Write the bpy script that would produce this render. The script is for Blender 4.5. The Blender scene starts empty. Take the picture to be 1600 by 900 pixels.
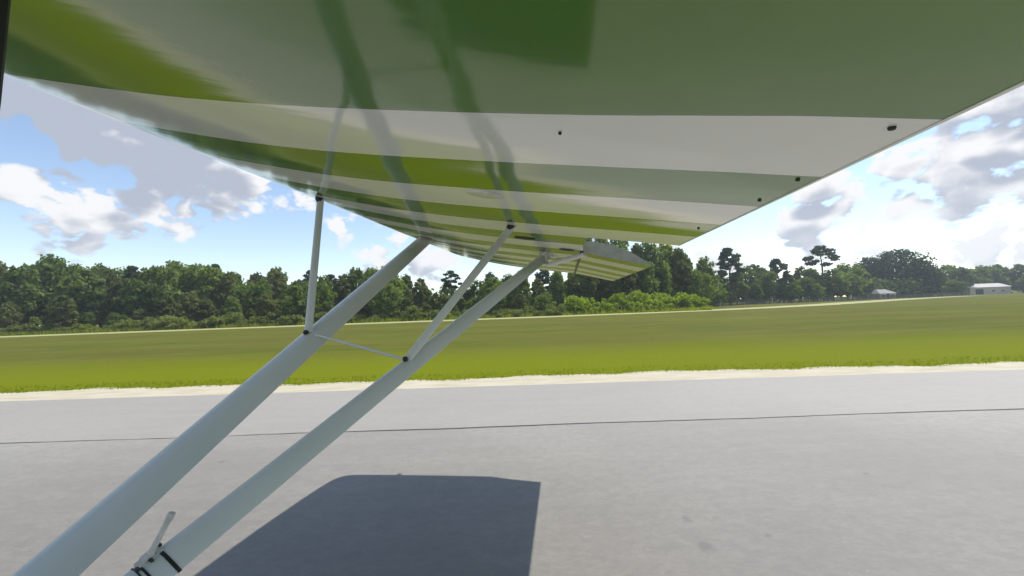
import bpy, bmesh, math, random
import numpy as np
from mathutils import Vector, Matrix
R_ = math.radians

# ------------------------------------------------------------------ camera, sky, sun, exposure
scene = bpy.context.scene
COL = scene.collection
EYE = Vector((0, 0, 1.5))
cam_data = bpy.data.cameras.new('camera')
cam_data.sensor_width = 36.0
cam_data.lens = 13.5
cam_data.clip_start = 0.02
cam_data.clip_end = 5000
cam = bpy.data.objects.new('camera', cam_data)
COL.objects.link(cam)
cam.matrix_world = Matrix.Translation(EYE) @ Matrix.Rotation(math.pi / 2 + math.atan(32 / 600), 4, 'X') @ Matrix.Rotation(R_(-2.1), 4, 'Z')
scene.camera = cam

SUN_DIR = Vector((0.50, 0.365, 1.0)).normalized()
SUN_EL = math.asin(SUN_DIR.z)
SUN_AZ = math.atan2(SUN_DIR.x, SUN_DIR.y)

scene.view_settings.view_transform = 'Standard'
scene.view_settings.look = 'None'
scene.view_settings.gamma = 1.0
scene.view_settings.use_curve_mapping = False
scene.view_settings.exposure = 0.80
scene.cycles.max_bounces = 5
scene.cycles.diffuse_bounces = 3
scene.cycles.glossy_bounces = 3
scene.cycles.transmission_bounces = 3
scene.cycles.transparent_max_bounces = 8

sun_data = bpy.data.lights.new('sun', 'SUN')
sun_data.energy = 3.15
sun_data.angle = R_(0.53)
sun_data.color = (1.0, 0.95, 0.87)
sun = bpy.data.objects.new('sun', sun_data)
sun.rotation_euler = SUN_DIR.to_track_quat('Z', 'Y').to_euler()
sun.location = (20, 15, 60)
COL.objects.link(sun)


class NT:
    """tiny helper to write node trees"""
    def __init__(self, tree):
        self.t = tree
    def n(self, typ, **kw):
        nd = self.t.nodes.new(typ)
        for k, v in kw.items():
            setattr(nd, k, v)
        return nd
    def link(self, a, b):
        self.t.links.new(a, b)
    def val(self, sock, v):
        if isinstance(v, bpy.types.NodeSocket):
            self.link(v, sock)
        else:
            sock.default_value = v
    def math(self, op, a, b=0.0, c=None, clamp=False):
        nd = self.n('ShaderNodeMath', operation=op, use_clamp=clamp)
        self.val(nd.inputs[0], a); self.val(nd.inputs[1], b)
        if c is not None:
            self.val(nd.inputs[2], c)
        return nd.outputs[0]
    def vmath(self, op, a, b=None, scale=None):
        nd = self.n('ShaderNodeVectorMath', operation=op)
        self.val(nd.inputs[0], a)
        if b is not None:
            self.val(nd.inputs[1], b)
        if scale is not None:
            self.val(nd.inputs['Scale'], scale)
        return nd.outputs['Value'] if op in ('DOT_PRODUCT', 'LENGTH') else nd.outputs[0]
    def noise(self, vec, scale, detail=4, rough=0.5, dist=0.0, dim='3D'):
        nd = self.n('ShaderNodeTexNoise', noise_dimensions=dim)
        if vec is not None:
            self.link(vec, nd.inputs['Vector'])
        nd.inputs['Scale'].default_value = scale
        nd.inputs['Detail'].default_value = detail
        nd.inputs['Roughness'].default_value = rough
        nd.inputs['Distortion'].default_value = dist
        return nd.outputs['Fac']
    def ramp(self, fac, lo, hi, a=0.0, b=1.0, smooth=True):
        nd = self.n('ShaderNodeMapRange', interpolation_type='SMOOTHSTEP' if smooth else 'LINEAR')
        self.val(nd.inputs['Value'], fac)
        nd.inputs['From Min'].default_value = lo; nd.inputs['From Max'].default_value = hi
        nd.inputs['To Min'].default_value = a; nd.inputs['To Max'].default_value = b
        return nd.outputs['Result']
    def mix(self, fac, a, b, blend='MIX'):
        nd = self.n('ShaderNodeMix', data_type='RGBA', blend_type=blend)
        self.val(nd.inputs[0], fac)
        self.val(nd.inputs[6], a if isinstance(a, bpy.types.NodeSocket) else (*a, 1))
        self.val(nd.inputs[7], b if isinstance(b, bpy.types.NodeSocket) else (*b, 1))
        return nd.outputs[2]
    def mapping(self, vec, scale):
        nd = self.n('ShaderNodeMapping')
        self.link(vec, nd.inputs['Vector'])
        nd.inputs['Scale'].default_value = scale
        return nd.outputs[0]


# ---- cumulus field as a function of the view direction (a sky at infinity)
CLOUDS = [  # direction (x, y, z), angular radius in degrees, weight
    # bright cumulus low on the left
    (-1.30, 1.0, 0.38, 5.5, 0.60), (-1.14, 1.0, 0.31, 4.6, 0.62), (-1.00, 1.0, 0.28, 3.6, 0.56), (-0.90, 1.0, 0.262, 2.6, 0.44),
    # long grey cloud above it, reaching down to the right
    (-1.22, 1.0, 0.62, 5.5, 1.05), (-1.05, 1.0, 0.54, 6.0, 1.15), (-0.88, 1.0, 0.46, 5.6, 1.15), (-0.72, 1.0, 0.37, 4.6, 1.0), (-0.58, 1.0, 0.30, 3.0, 0.66),
    (-0.455, 1.0, 0.225, 1.2, 0.36), (-1.28, 1.0, 0.20, 1.5, 0.40),
    # pale bank above the trees in the middle
    (-0.22, 1.0, 0.13, 3.2, 0.40), (-0.36, 1.0, 0.14, 2.2, 0.36),
    # heaped cumulus on the right
    (1.14, 1.0, 0.56, 5.0, 0.55), (1.34, 1.0, 0.46, 6.5, 0.62), (1.08, 1.0, 0.36, 5.0, 0.58), (0.90, 1.0, 0.27, 5.0, 0.55), (1.28, 1.0, 0.30, 5.5, 0.50),
    (1.10, 1.0, 0.20, 6.0, 0.40), (0.72, 1.0, 0.17, 4.5, 0.36), (1.40, 1.0, 0.18, 6.0, 0.38), (0.58, 1.0, 0.11, 3.5, 0.26),
    # clear blue gaps
    (-1.46, 1.0, 0.24, 4.0, -0.55), (-0.62, 1.0, 0.18, 6.5, -0.50), (-1.06, 1.0, 0.40, 2.2, -0.50), (-1.32, 1.0, 0.50, 2.6, -0.6), (1.03, 1.0, 0.46, 2.4, -0.50), (0.92, 1.0, 0.37, 1.8, -0.4), (1.0, 1.0, 0.28, 1.6, -0.3),
]


def make_cloud_group(name, det):
    g = bpy.data.node_groups.new(name, 'ShaderNodeTree')
    g.interface.new_socket('Vector', in_out='INPUT', socket_type='NodeSocketVector')
    g.interface.new_socket('Value', in_out='OUTPUT', socket_type='NodeSocketFloat')
    T = NT(g)
    gi = T.n('NodeGroupInput'); go = T.n('NodeGroupOutput')
    d = T.vmath('NORMALIZE', gi.outputs[0])
    sq = T.mapping(d, (1.0, 1.0, 1.55))
    nz = T.n('ShaderNodeTexNoise', noise_type='RIDGED_MULTIFRACTAL', normalize=False)
    T.link(sq, nz.inputs['Vector'])
    nz.inputs['Scale'].default_value = 12.0; nz.inputs['Detail'].default_value = det
    nz.inputs['Roughness'].default_value = 0.55; nz.inputs['Lacunarity'].default_value = 2.1
    nz.inputs['Offset'].default_value = 1.0; nz.inputs['Gain'].default_value = 1.4
    fine = T.noise(sq, 8.0, det, 0.55)
    tot = None
    for (x, y, z, r, wt) in CLOUDS:
        v = Vector((x, y, z)).normalized()
        dt = T.vmath('DOT_PRODUCT', d, tuple(v))
        b = T.ramp(dt, math.cos(R_(r * 1.3)), math.cos(R_(r * 0.2)), 0.0, wt)
        tot = b if tot is None else (T.math('MAXIMUM', tot, b) if wt > 0 else T.math('ADD', tot, b))
    big = T.noise(sq, 2.6, 1, 0.5)
    val = T.math('ADD', tot, T.math('MULTIPLY', T.math('SUBTRACT', big, 0.50), 0.9))
    val = T.math('ADD', val, T.math('MULTIPLY', T.math('SUBTRACT', fine, 0.5), 1.5))
    val = T.math('ADD', val, T.math('MULTIPLY', T.math('SUBTRACT', 1.0, nz.outputs['Fac']), 0.42))
    T.link(val, go.inputs[0])
    return g


world = bpy.data.worlds.new('World')
scene.world = world
world.use_nodes = True
world.cycles.sampling_method = 'NONE'
wt = world.node_tree
wt.nodes.clear()
T = NT(wt)
sky = T.n('ShaderNodeTexSky', sky_type='NISHITA')
sky.sun_disc = False
sky.sun_elevation = SUN_EL
sky.sun_rotation = SUN_AZ
sky.air_density = 1.0
sky.dust_density = 0.1
sky.ozone_density = 1.0
tc = T.n('ShaderNodeTexCoord')
dirv = tc.outputs['Generated']
def cloud(vec, g):
    nd = T.n('ShaderNodeGroup'); nd.node_tree = g
    T.link(vec, nd.inputs[0])
    return nd.outputs[0]
c0 = cloud(dirv, make_cloud_group('cloud_density', 6))
c1 = cloud(T.vmath('ADD', dirv, tuple(SUN_DIR * 0.05)), make_cloud_group('cloud_towards_sun', 2))
dens = T.ramp(c0, 0.12, 0.40)
# thicker cloud towards the sun shades this spot; thin edges glow
shade = T.math('SUBTRACT', T.math('SUBTRACT', T.math('MULTIPLY', c0, 0.80), c1), T.ramp(c0, 0.40, 1.15, 0.0, 0.58))
lit = T.ramp(shade, -0.50, 0.12)
sep = T.n('ShaderNodeSeparateXYZ'); T.link(dirv, sep.inputs[0])
above = T.ramp(sep.outputs['Z'], 0.0, 0.05)
ccol = T.mix(lit, (2.2, 2.42, 2.9), (4.45, 4.45, 4.55))
ccol = T.mix(T.ramp(sep.outputs['Z'], 0.02, 0.22, 0.35, 0.0), ccol, (4.0, 4.35, 4.7))
skyc = T.mix(1.0, sky.outputs[0], (0.97, 0.91, 0.88), 'MULTIPLY')
mixed = T.mix(T.math('MULTIPLY', dens, above), skyc, ccol)
bg = T.n('ShaderNodeBackground')
T.link(mixed, bg.inputs['Color'])
bg.inputs['Strength'].default_value = 0.126
wo = T.n('ShaderNodeOutputWorld')
T.link(bg.outputs[0], wo.inputs[0])


# ------------------------------------------------------------------ materials
def new_mat(name):
    m = bpy.data.materials.new(name)
    m.use_nodes = True
    t = m.node_tree
    b = t.nodes['Principled BSDF']
    return m, NT(t), b


def bump(T, b, height, strength=0.3, dist=0.01):
    nd = T.n('ShaderNodeBump')
    nd.inputs['Strength'].default_value = strength
    nd.inputs['Distance'].default_value = dist
    T.link(height, nd.inputs['Height'])
    T.link(nd.outputs[0], b.inputs['Normal'])


def plain(name, col, rough=0.5, metal=0.0, var=0.12, scale=30, spec=0.5, coat=0.0):
    m, T, b = new_mat(name)
    tc = T.n('ShaderNodeTexCoord')
    f = T.noise(tc.outputs['Object'], scale, 4, 0.6)
    lo = tuple(c * (1 - var) for c in col); hi = tuple(min(1, c * (1 + var)) for c in col)
    T.link(T.mix(T.ramp(f, 0.3, 0.7), lo, hi), b.inputs['Base Color'])
    T.link(T.ramp(f, 0.3, 0.7, rough * 0.85, rough * 1.15), b.inputs['Roughness'])
    b.inputs['Metallic'].default_value = metal
    b.inputs['Specular IOR Level'].default_value = spec
    b.inputs['Coat Weight'].default_value = coat
    return m


GREEN = (0.088, 0.215, 0.006)
WHITE = (0.86, 0.86, 0.78)
STRIPE0, STRIPE = 0.579, 0.2352


def mat_wing():
    m, T, b = new_mat('striped_wing_paint')
    at = T.n('ShaderNodeAttribute', attribute_name='span')
    tc = T.n('ShaderNodeTexCoord')
    wob = T.noise(tc.outputs['Object'], 7, 3, 0.5)
    s = T.math('ADD', at.outputs['Fac'], T.math('MULTIPLY', T.math('SUBTRACT', wob, 0.5), 0.004))
    k = T.math('DIVIDE', T.math('SUBTRACT', s, STRIPE0), STRIPE * 2)
    fr = T.math('FRACT', k)
    white = T.math('LESS_THAN', fr, 0.5)
    inb = T.math('GREATER_THAN', s, STRIPE0)
    fac = T.math('MULTIPLY', white, inb)
    n1 = T.noise(tc.outputs['Object'], 3.0, 5, 0.6)
    g = T.mix(T.ramp(n1, 0.3, 0.7), tuple(c * 0.93 for c in GREEN), tuple(c * 1.07 for c in GREEN))
    w = T.mix(T.ramp(n1, 0.3, 0.7), tuple(c * 0.95 for c in WHITE), WHITE)
    # thin dark masking line along every stripe edge
    e = T.math('MULTIPLY', T.math('ABSOLUTE', T.math('SUBTRACT', T.math('FRACT', T.math('ADD', T.math('MULTIPLY', k, 2.0), 0.5)), 0.5)), STRIPE)
    line = T.math('MULTIPLY', T.math('LESS_THAN', e, 0.0012), T.math('GREATER_THAN', s, STRIPE0 - 0.01))
    T.link(T.mix(T.math('MULTIPLY', line, 0.75), T.mix(fac, g, w), (0.03, 0.05, 0.02)), b.inputs['Base Color'])
    b.inputs['Roughness'].default_value = 0.085
    b.inputs['Specular IOR Level'].default_value = 0.6
    b.inputs['IOR'].default_value = 1.85
    # fabric: faint long ripples along the chord and dope texture
    st = T.mapping(tc.outputs['Object'], (0.8, 6.0, 1.0))
    h = T.math('ADD', T.noise(st, 2.2, 3, 0.5), T.math('MULTIPLY', T.noise(tc.outputs['Object'], 9, 2, 0.5), 0.06))
    bump(T, b, h, 0.11, 0.004)
    return m


def mat_strut():
    m, T, b = new_mat('pale_strut_paint')
    tc = T.n('ShaderNodeTexCoord')
    f = T.noise(tc.outputs['Object'], 14, 5, 0.6)
    T.link(T.mix(T.ramp(f, 0.3, 0.7), (0.585, 0.605, 0.560), (0.605, 0.620, 0.575)), b.inputs['Base Color'])
    b.inputs['Roughness'].default_value = 0.25
    b.inputs['Specular IOR Level'].default_value = 0.5
    return m


def mat_asphalt():
    m, T, b = new_mat('weathered_asphalt')
    tc = T.n('ShaderNodeTexCoord')
    o = tc.outputs['Object']
    patch = T.noise(o, 0.35, 5, 0.6)
    streak = T.noise(T.mapping(o, (0.25, 2.5, 1.0)), 1.6, 5, 0.6)
    grain = T.noise(T.mapping(o, (0.6, 1.0, 1.0)), 42, 4, 0.75)
    ag = T.n('ShaderNodeTexVoronoi'); T.link(o, ag.inputs['Vector']); ag.inputs['Scale'].default_value = 30
    col = T.mix(T.ramp(patch, 0.3, 0.7), (0.232, 0.217, 0.186), (0.278, 0.262, 0.225))
    col = T.mix(T.ramp(streak, 0.35, 0.7, 0, 0.5), col, (0.298, 0.278, 0.242))
    col = T.mix(T.ramp(grain, 0.35, 0.72, 0, 0.55), col, (0.19, 0.18, 0.172))
    mott = T.noise(T.mapping(o, (0.6, 1.0, 1.0)), 13, 4, 0.65)
    col = T.mix(T.ramp(mott, 0.36, 0.70, 0, 0.5), col, (0.20, 0.19, 0.17))
    spk = T.ramp(ag.outputs['Distance'], 0.05, 0.16, 0.55, 0.0)
    sel = T.math('GREATER_THAN', T.noise(o, 15, 1, 0.5), 0.66)
    col = T.mix(T.math('MULTIPLY', spk, sel), col, (0.60, 0.58, 0.54))
    # paler edge lane, plus grazing-view brightening and lens falloff put into the albedo
    sp = T.n('ShaderNodeSeparateXYZ'); T.link(o, sp.inputs[0])
    lane = T.math('ADD', sp.outputs['Y'], T.math('MULTIPLY', T.math('SUBTRACT', patch, 0.5), 1.2))
    grazing_gain = T.ramp(lane, 1.0, 6.2, 0.68, 1.12)
    hsv = T.n('ShaderNodeHueSaturation'); T.link(col, hsv.inputs['Color']); T.link(grazing_gain, hsv.inputs['Value'])
    col = T.mix(T.ramp(T.math('ADD', sp.outputs['Y'], T.math('MULTIPLY', sp.outputs['X'], 0.0074)), 4.93, 4.96, 0.0, 0.35), hsv.outputs[0], (0.325, 0.303, 0.262))
    # a few oily stains
    tot = None
    for (x, y, r) in ((1.14, 2.73, 0.05), (1.12, 2.42, 0.07), (-3.1, 4.1, 0.05), (2.9, 3.3, 0.04), (1.55, 2.50, 0.035)):
        dv = T.vmath('LENGTH', T.vmath('SUBTRACT', o, (x, y, 0)))
        dn = T.math('ADD', dv, T.math('MULTIPLY', T.math('SUBTRACT', T.noise(o, 30, 3, 0.6), 0.5), 0.07))
        s = T.ramp(dn, r * 0.35, r, 0.42, 0.0)
        tot = s if tot is None else T.math('MAXIMUM', tot, s)
    col = T.mix(tot, col, (0.09, 0.085, 0.08))
    T.link(col, b.inputs['Base Color'])
    b.inputs['Roughness'].default_value = 0.65
    b.inputs['Specular IOR Level'].default_value = 0.4
    bump(T, b, grain, 0.35, 0.006)
    return m


def mat_shoulder():
    m, T, b = new_mat('bleached_concrete_shoulder')
    tc = T.n('ShaderNodeTexCoord'); o = tc.outputs['Object']
    f = T.noise(T.mapping(o, (0.5, 1.5, 1)), 2.5, 6, 0.65)
    g = T.noise(o, 45, 3, 0.7)
    col = T.mix(T.ramp(f, 0.3, 0.7), (0.40, 0.355, 0.245), (0.50, 0.45, 0.335))
    col = T.mix(T.ramp(g, 0.5, 0.75, 0, 0.45), col, (0.36, 0.32, 0.23))
    T.link(col, b.inputs['Base Color'])
    b.inputs['Roughness'].default_value = 0.9
    bump(T, b, g, 0.5, 0.01)
    return m


def mat_grass():
    m, T, b = new_mat('mown_grass')
    tc = T.n('ShaderNodeTexCoord'); o = tc.outputs['Object']
    big = T.noise(T.mapping(o, (0.10, 0.5, 1)), 0.35, 5, 0.6)
    mid = T.noise(T.mapping(o, (0.22, 1.0, 1)), 1.1, 5, 0.65)
    fine = T.noise(o, 16, 4, 0.7)
    col = T.mix(T.ramp(big, 0.3, 0.7), (0.066, 0.086, 0.009), (0.118, 0.126, 0.018))
    col = T.mix(T.ramp(mid, 0.35, 0.7, 0, 0.6), col, (0.150, 0.150, 0.034))
    brown = T.noise(T.mapping(o, (0.16, 0.9, 1)), 0.55, 4, 0.6)
    col = T.mix(T.ramp(brown, 0.45, 0.68, 0, 0.75), col, (0.115, 0.095, 0.026))
    # greener and lusher band next to the paved shoulder
    sp = T.n('ShaderNodeSeparateXYZ'); T.link(o, sp.inputs[0])
    yy = T.math('ADD', sp.outputs['Y'], T.math('MULTIPLY', sp.outputs['X'], 0.035))
    yy = T.math('ADD', yy, T.math('MULTIPLY', T.math('SUBTRACT', mid, 0.5), 5.0))
    col = T.mix(T.ramp(yy, 10.0, 17.5, 0.88, 0.0), col, (0.150, 0.178, 0.003))
    col = T.mix(T.ramp(fine, 0.45, 0.75, 0, 0.5), col, (0.065, 0.080, 0.012))
    T.link(col, b.inputs['Base Color'])
    b.inputs['Roughness'].default_value = 0.85
    b.inputs['Specular IOR Level'].default_value = 0.03
    bump(T, b, T.math('ADD', fine, T.math('MULTIPLY', mid, 0.6)), 0.6, 0.05)
    return m


def mat_leaf(name, dark, light, trans=0.35, tcol=None):
    m = bpy.data.materials.new(name); m.use_nodes = True
    t = m.node_tree; t.nodes.clear(); T = NT(t)
    oi = T.n('ShaderNodeObjectInfo'); ge = T.n('ShaderNodeNewGeometry')
    f = T.math('ADD', T.math('MULTIPLY', oi.outputs['Random'], 0.55), T.math('MULTIPLY', ge.outputs['Random Per Island'], 0.45))
    col = T.mix(f, dark, light)
    d = T.n('ShaderNodeBsdfDiffuse'); T.link(col, d.inputs['Color'])
    tr = T.n('ShaderNodeBsdfTranslucent')
    T.link(T.mix(1.0, col, tcol or (1.25, 1.35, 0.6), 'MULTIPLY'), tr.inputs['Color'])
    mx = T.n('ShaderNodeMixShader'); mx.inputs[0].default_value = trans
    T.link(d.outputs[0], mx.inputs[1]); T.link(tr.outputs[0], mx.inputs[2])
    gl = T.n('ShaderNodeBsdfGlossy'); gl.inputs['Roughness'].default_value = 0.6
    gl.inputs['Color'].default_value = (0.5, 0.55, 0.5, 1)
    m2 = T.n('ShaderNodeMixShader'); m2.inputs[0].default_value = 0.012
    T.link(mx.outputs[0], m2.inputs[1]); T.link(gl.outputs[0], m2.inputs[2])
    out = T.n('ShaderNodeOutputMaterial'); T.link(m2.outputs[0], out.inputs[0])
    return m


M = {}
M['wing'] = mat_wing()
M['strut'] = mat_strut()
M['asphalt'] = mat_asphalt()
M['shoulder'] = mat_shoulder()
M['grass'] = mat_grass()
M['bare'] = plain('aileron_end_grey', (0.30, 0.29, 0.22), 0.6)
M['dark'] = plain('black_rubber', (0.015, 0.016, 0.018), 0.5)
M['steel'] = plain('dull_steel', (0.22, 0.22, 0.22), 0.4, 0.7)
M['hole'] = plain('dark_recess', (0.03, 0.035, 0.03), 0.8)
M['cover'] = plain('pale_inspection_cover', (0.66, 0.66, 0.58), 0.2)
M['trim'] = plain('dark_cabin_trim', (0.022, 0.022, 0.02), 0.7)
M['plastic'] = plain('off_white_plastic', (0.55, 0.53, 0.49), 0.45)
M['crack'] = plain('crack_sealant', (0.05, 0.047, 0.044), 0.85, var=0.4, scale=4)
M['road'] = plain('pale_gravel_road', (0.33, 0.32, 0.13), 0.9, var=0.2, scale=0.8)
M['bark'] = plain('grey_brown_bark', (0.10, 0.085, 0.065), 0.9, var=0.35, scale=6)
M['leaf_a'] = mat_leaf('broadleaf_foliage', (0.075, 0.122, 0.030), (0.220, 0.275, 0.078), 0.45)
M['leaf_b'] = mat_leaf('olive_foliage', (0.085, 0.108, 0.034), (0.205, 0.220, 0.078), 0.45)
M['leaf_p'] = mat_leaf('pine_foliage', (0.032, 0.052, 0.024), (0.070, 0.100, 0.042), 0.3)
M['leaf_bright'] = mat_leaf('bright_shrub_foliage', (0.150, 0.215, 0.020), (0.380, 0.450, 0.060), 0.50)
M['leaf_s'] = mat_leaf('shrub_foliage', (0.115, 0.145, 0.040), (0.240, 0.270, 0.080), 0.45)
M['blade'] = mat_leaf('grass_blade', (0.17, 0.21, 0.015), (0.27, 0.30, 0.04), 0.55)
M['wallp'] = plain('pale_siding', (0.50, 0.42, 0.33), 0.7, var=0.08, scale=2)
M['roofp'] = plain('pale_metal_roof', (0.40, 0.38, 0.35), 0.5, var=0.1, scale=2)
M['roofg'] = plain('grey_shingle_roof', (0.20, 0.20, 0.20), 0.7, var=0.15, scale=2)
M['open'] = plain('dark_doorway', (0.03, 0.03, 0.032), 0.8)
M['glass'] = plain('window_glass', (0.05, 0.06, 0.07), 0.08)
M['fence'] = plain('weathered_fence_wood', (0.085, 0.078, 0.068), 0.85, var=0.3, scale=3)
M['polem'] = plain('pale_pole', (0.66, 0.64, 0.58), 0.7)


# ------------------------------------------------------------------ object helpers
def tag(o, label=None, cat=None, group=None, kind=None):
    if label: o['label'] = label
    if cat: o['category'] = cat
    if group: o['group'] = group
    if kind: o['kind'] = kind
    return o


def empty(name, loc=(0, 0, 0)):
    o = bpy.data.objects.new(name, None)
    o.empty_display_size = 0.2
    o.location = loc
    COL.objects.link(o)
    return o


def mesh_from(name, verts, faces, mat, smooth=False, sharp=None):
    me = bpy.data.meshes.new(name)
    me.from_pydata([tuple(v) for v in verts], [], faces)
    me.materials.append(mat)
    if smooth:
        me.shade_smooth()
        if sharp:
            me.set_sharp_from_angle(angle=R_(sharp))
    me.update()
    return me


def obj(name, me, parent=None):
    o = bpy.data.objects.new(name, me)
    COL.objects.link(o)
    if parent is not None:
        o.parent = parent
    return o


def bm_obj(name, bm, mat, parent=None, smooth=False, sharp=35):
    bmesh.ops.recalc_face_normals(bm, faces=bm.faces)
    me = bpy.data.meshes.new(name)
    bm.to_mesh(me); bm.free()
    me.materials.append(mat)
    if smooth:
        me.shade_smooth(); me.set_sharp_from_angle(angle=R_(sharp))
    return obj(name, me, parent)


def loft(rings, closed_ring=True, caps=True):
    """rings: list of lists of points (same length) -> verts, faces"""
    n = len(rings[0]); V = []; F = []
    for r in rings:
        V += [tuple(p) for p in r]
    for i in range(len(rings) - 1):
        for j in range(n if closed_ring else n - 1):
            a = i * n + j; b = i * n + (j + 1) % n
            F.append((a, b, b + n, a + n))
    if caps:
        F.append(tuple(range(n - 1, -1, -1)))
        k = (len(rings) - 1) * n
        F.append(tuple(range(k, k + n)))
    return V, F


def frame(axis):
    a = Vector(axis).normalized()
    u = a.cross(Vector((0, 0, 1)))
    if u.length < 1e-3: u = a.cross(Vector((1, 0, 0)))
    u.normalize(); return a, u, u.cross(a).normalized()


def tube(name, pts, rads, mat, parent=None, seg=12):
    pts = [Vector(p) for p in pts]
    rings = []
    for i, p in enumerate(pts):
        d = (pts[min(i + 1, len(pts) - 1)] - pts[max(i - 1, 0)])
        _, u, v = frame(d)
        rings.append([p + (u * math.cos(t) + v * math.sin(t)) * rads[i] for t in [2 * math.pi * k / seg for k in range(seg)]])
    V, F = loft(rings)
    return obj(name, mesh_from(name, V, F, mat, True, 40), parent)


def box_bm(bm, lo, hi):
    vs = [bm.verts.new((x, y, z)) for x in (lo[0], hi[0]) for y in (lo[1], hi[1]) for z in (lo[2], hi[2])]
    for f in ((0, 1, 3, 2), (4, 6, 7, 5), (0, 4, 5, 1), (2, 3, 7, 6), (0, 2, 6, 4), (1, 5, 7, 3)):
        bm.faces.new([vs[i] for i in f])


# ------------------------------------------------------------------ ground, runway, road
def sheet(name, verts, faces, mat):
    o = obj(name, mesh_from(name, verts, faces, mat))
    return tag(o, kind='structure')


tag(sheet('ground', [(-3000, -3000, 0), (3000, -3000, 0), (3000, 3000, 0), (-3000, 3000, 0)], [(0, 1, 2, 3)], M['grass']), 'mown green airfield grass reaching to the trees', 'grass')

rng = random.Random(5)
def edge_y(x): return 7.53 - 0.027 * x
def outer_y(x):
    return 8.50 - 0.034 * x + 0.09 * math.sin(x * 0.53) + 0.07 * math.sin(x * 1.9 + 1) + 0.05 * math.sin(x * 4.3 + 2 * math.sin(x * 0.7))
xs = [-600, -200, -60] + [-40 + 0.25 * i for i in range(321)] + [60, 200, 600]
V = []; F = []
for i, x in enumerate(xs):
    V += [(x, -30, 0.012), (x, edge_y(x), 0.012)]
    if i: F.append((2 * i - 2, 2 * i, 2 * i + 1, 2 * i - 1))
tag(sheet('runway', V, F, M['asphalt']), 'light grey weathered asphalt runway', 'runway')
runway = bpy.data.objects['runway']
V = []; F = []
for i, x in enumerate(xs):
    V += [(x, edge_y(x) - 0.15, 0.006), (x, outer_y(x) + rng.uniform(-0.06, 0.06), 0.006)]
    if i: F.append((2 * i - 2, 2 * i, 2 * i + 1, 2 * i - 1))
tag(sheet('runway_shoulder', V, F, M['shoulder']), 'pale sandy concrete strip along the runway edge', 'shoulder')
# long paving joint
V = []; F = []
xs2 = [-60 + 0.2 * i for i in range(601)]
for i, x in enumerate(xs2):
    y = 4.948 - 0.0074 * x + 0.012 * math.sin(x * 1.7) + rng.uniform(-0.006, 0.006)
    w = 0.007 + 0.004 * math.sin(x * 0.8 + 2) + rng.uniform(0, 0.004) + (0.003 if x > -2 else 0)
    V += [(x, y - w, 0.016), (x, y + w, 0.016)]
    if i: F.append((2 * i - 2, 2 * i, 2 * i + 1, 2 * i - 1))
obj('paving_joint', mesh_from('paving_joint', V, F, M['crack']), runway)

# pale road beyond the grass, bending away to the right
ctrl = [(-260, 60), (-140, 60), (-77, 60), (-34, 60.5), (-6, 60.5), (15, 61.5), (30, 64), (46, 69), (61, 77), (82, 91), (105, 106), (129, 121), (170, 140), (260, 170)]
def catmull(P, n):
    out = []
    for i in range(1, len(P) - 2):
        for k in range(n):
            t = k / n
            q = []
            for a in range(2):
                p0, p1, p2, p3 = P[i - 1][a], P[i][a], P[i + 1][a], P[i + 2][a]
                q.append(0.5 * (2 * p1 + (p2 - p0) * t + (2 * p0 - 5 * p1 + 4 * p2 - p3) * t * t + (3 * p1 - p0 - 3 * p2 + p3) * t ** 3))
            out.append(q)
    return out
path = catmull(ctrl, 10)
V = []; F = []
for i, (x, y) in enumerate(path):
    x1, y1 = path[min(i + 1, len(path) - 1)]; x0, y0 = path[max(i - 1, 0)]
    d = math.hypot(x1 - x0, y1 - y0); nx, ny = -(y1 - y0) / d, (x1 - x0) / d
    w = 4.2 + rng.uniform(-0.5, 0.5)
    V += [(x - nx * w, y - ny * w, 0.01), (x + nx * w, y + ny * w, 0.01)]
    if i: F.append((2 * i - 2, 2 * i, 2 * i + 1, 2 * i - 1))
tag(sheet('road', V, F, M['road']), 'pale gravel road between the grass and the trees', 'road')


def blades(name, spots, parent=None, hmin=0.015, hmax=0.045, w=0.010):
    V = []; F = []
    for (x, y, z) in spots:
        a = rng.uniform(0, math.pi * 2); h = rng.uniform(hmin, hmax)
        dx, dy = math.cos(a) * w, math.sin(a) * w
        lx, ly = rng.uniform(-0.5, 0.5) * h, rng.uniform(-0.5, 0.5) * h
        k = len(V)
        V += [(x - dx, y - dy, z), (x + dx, y + dy, z), (x + lx, y + ly, z + h)]
        F.append((k, k + 1, k + 2))
    return obj(name, mesh_from(name, V, F, M['blade']), parent)


spots = []
for i in range(8000):
    x = rng.uniform(-17, 15)
    spots.append((x, outer_y(x) - 0.10 + rng.random() ** 1.8 * 0.9, 0.0))
tag(blades('grass_fringe', spots), 'short bright green grass fringing the runway shoulder', 'grass', kind='stuff')

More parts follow.
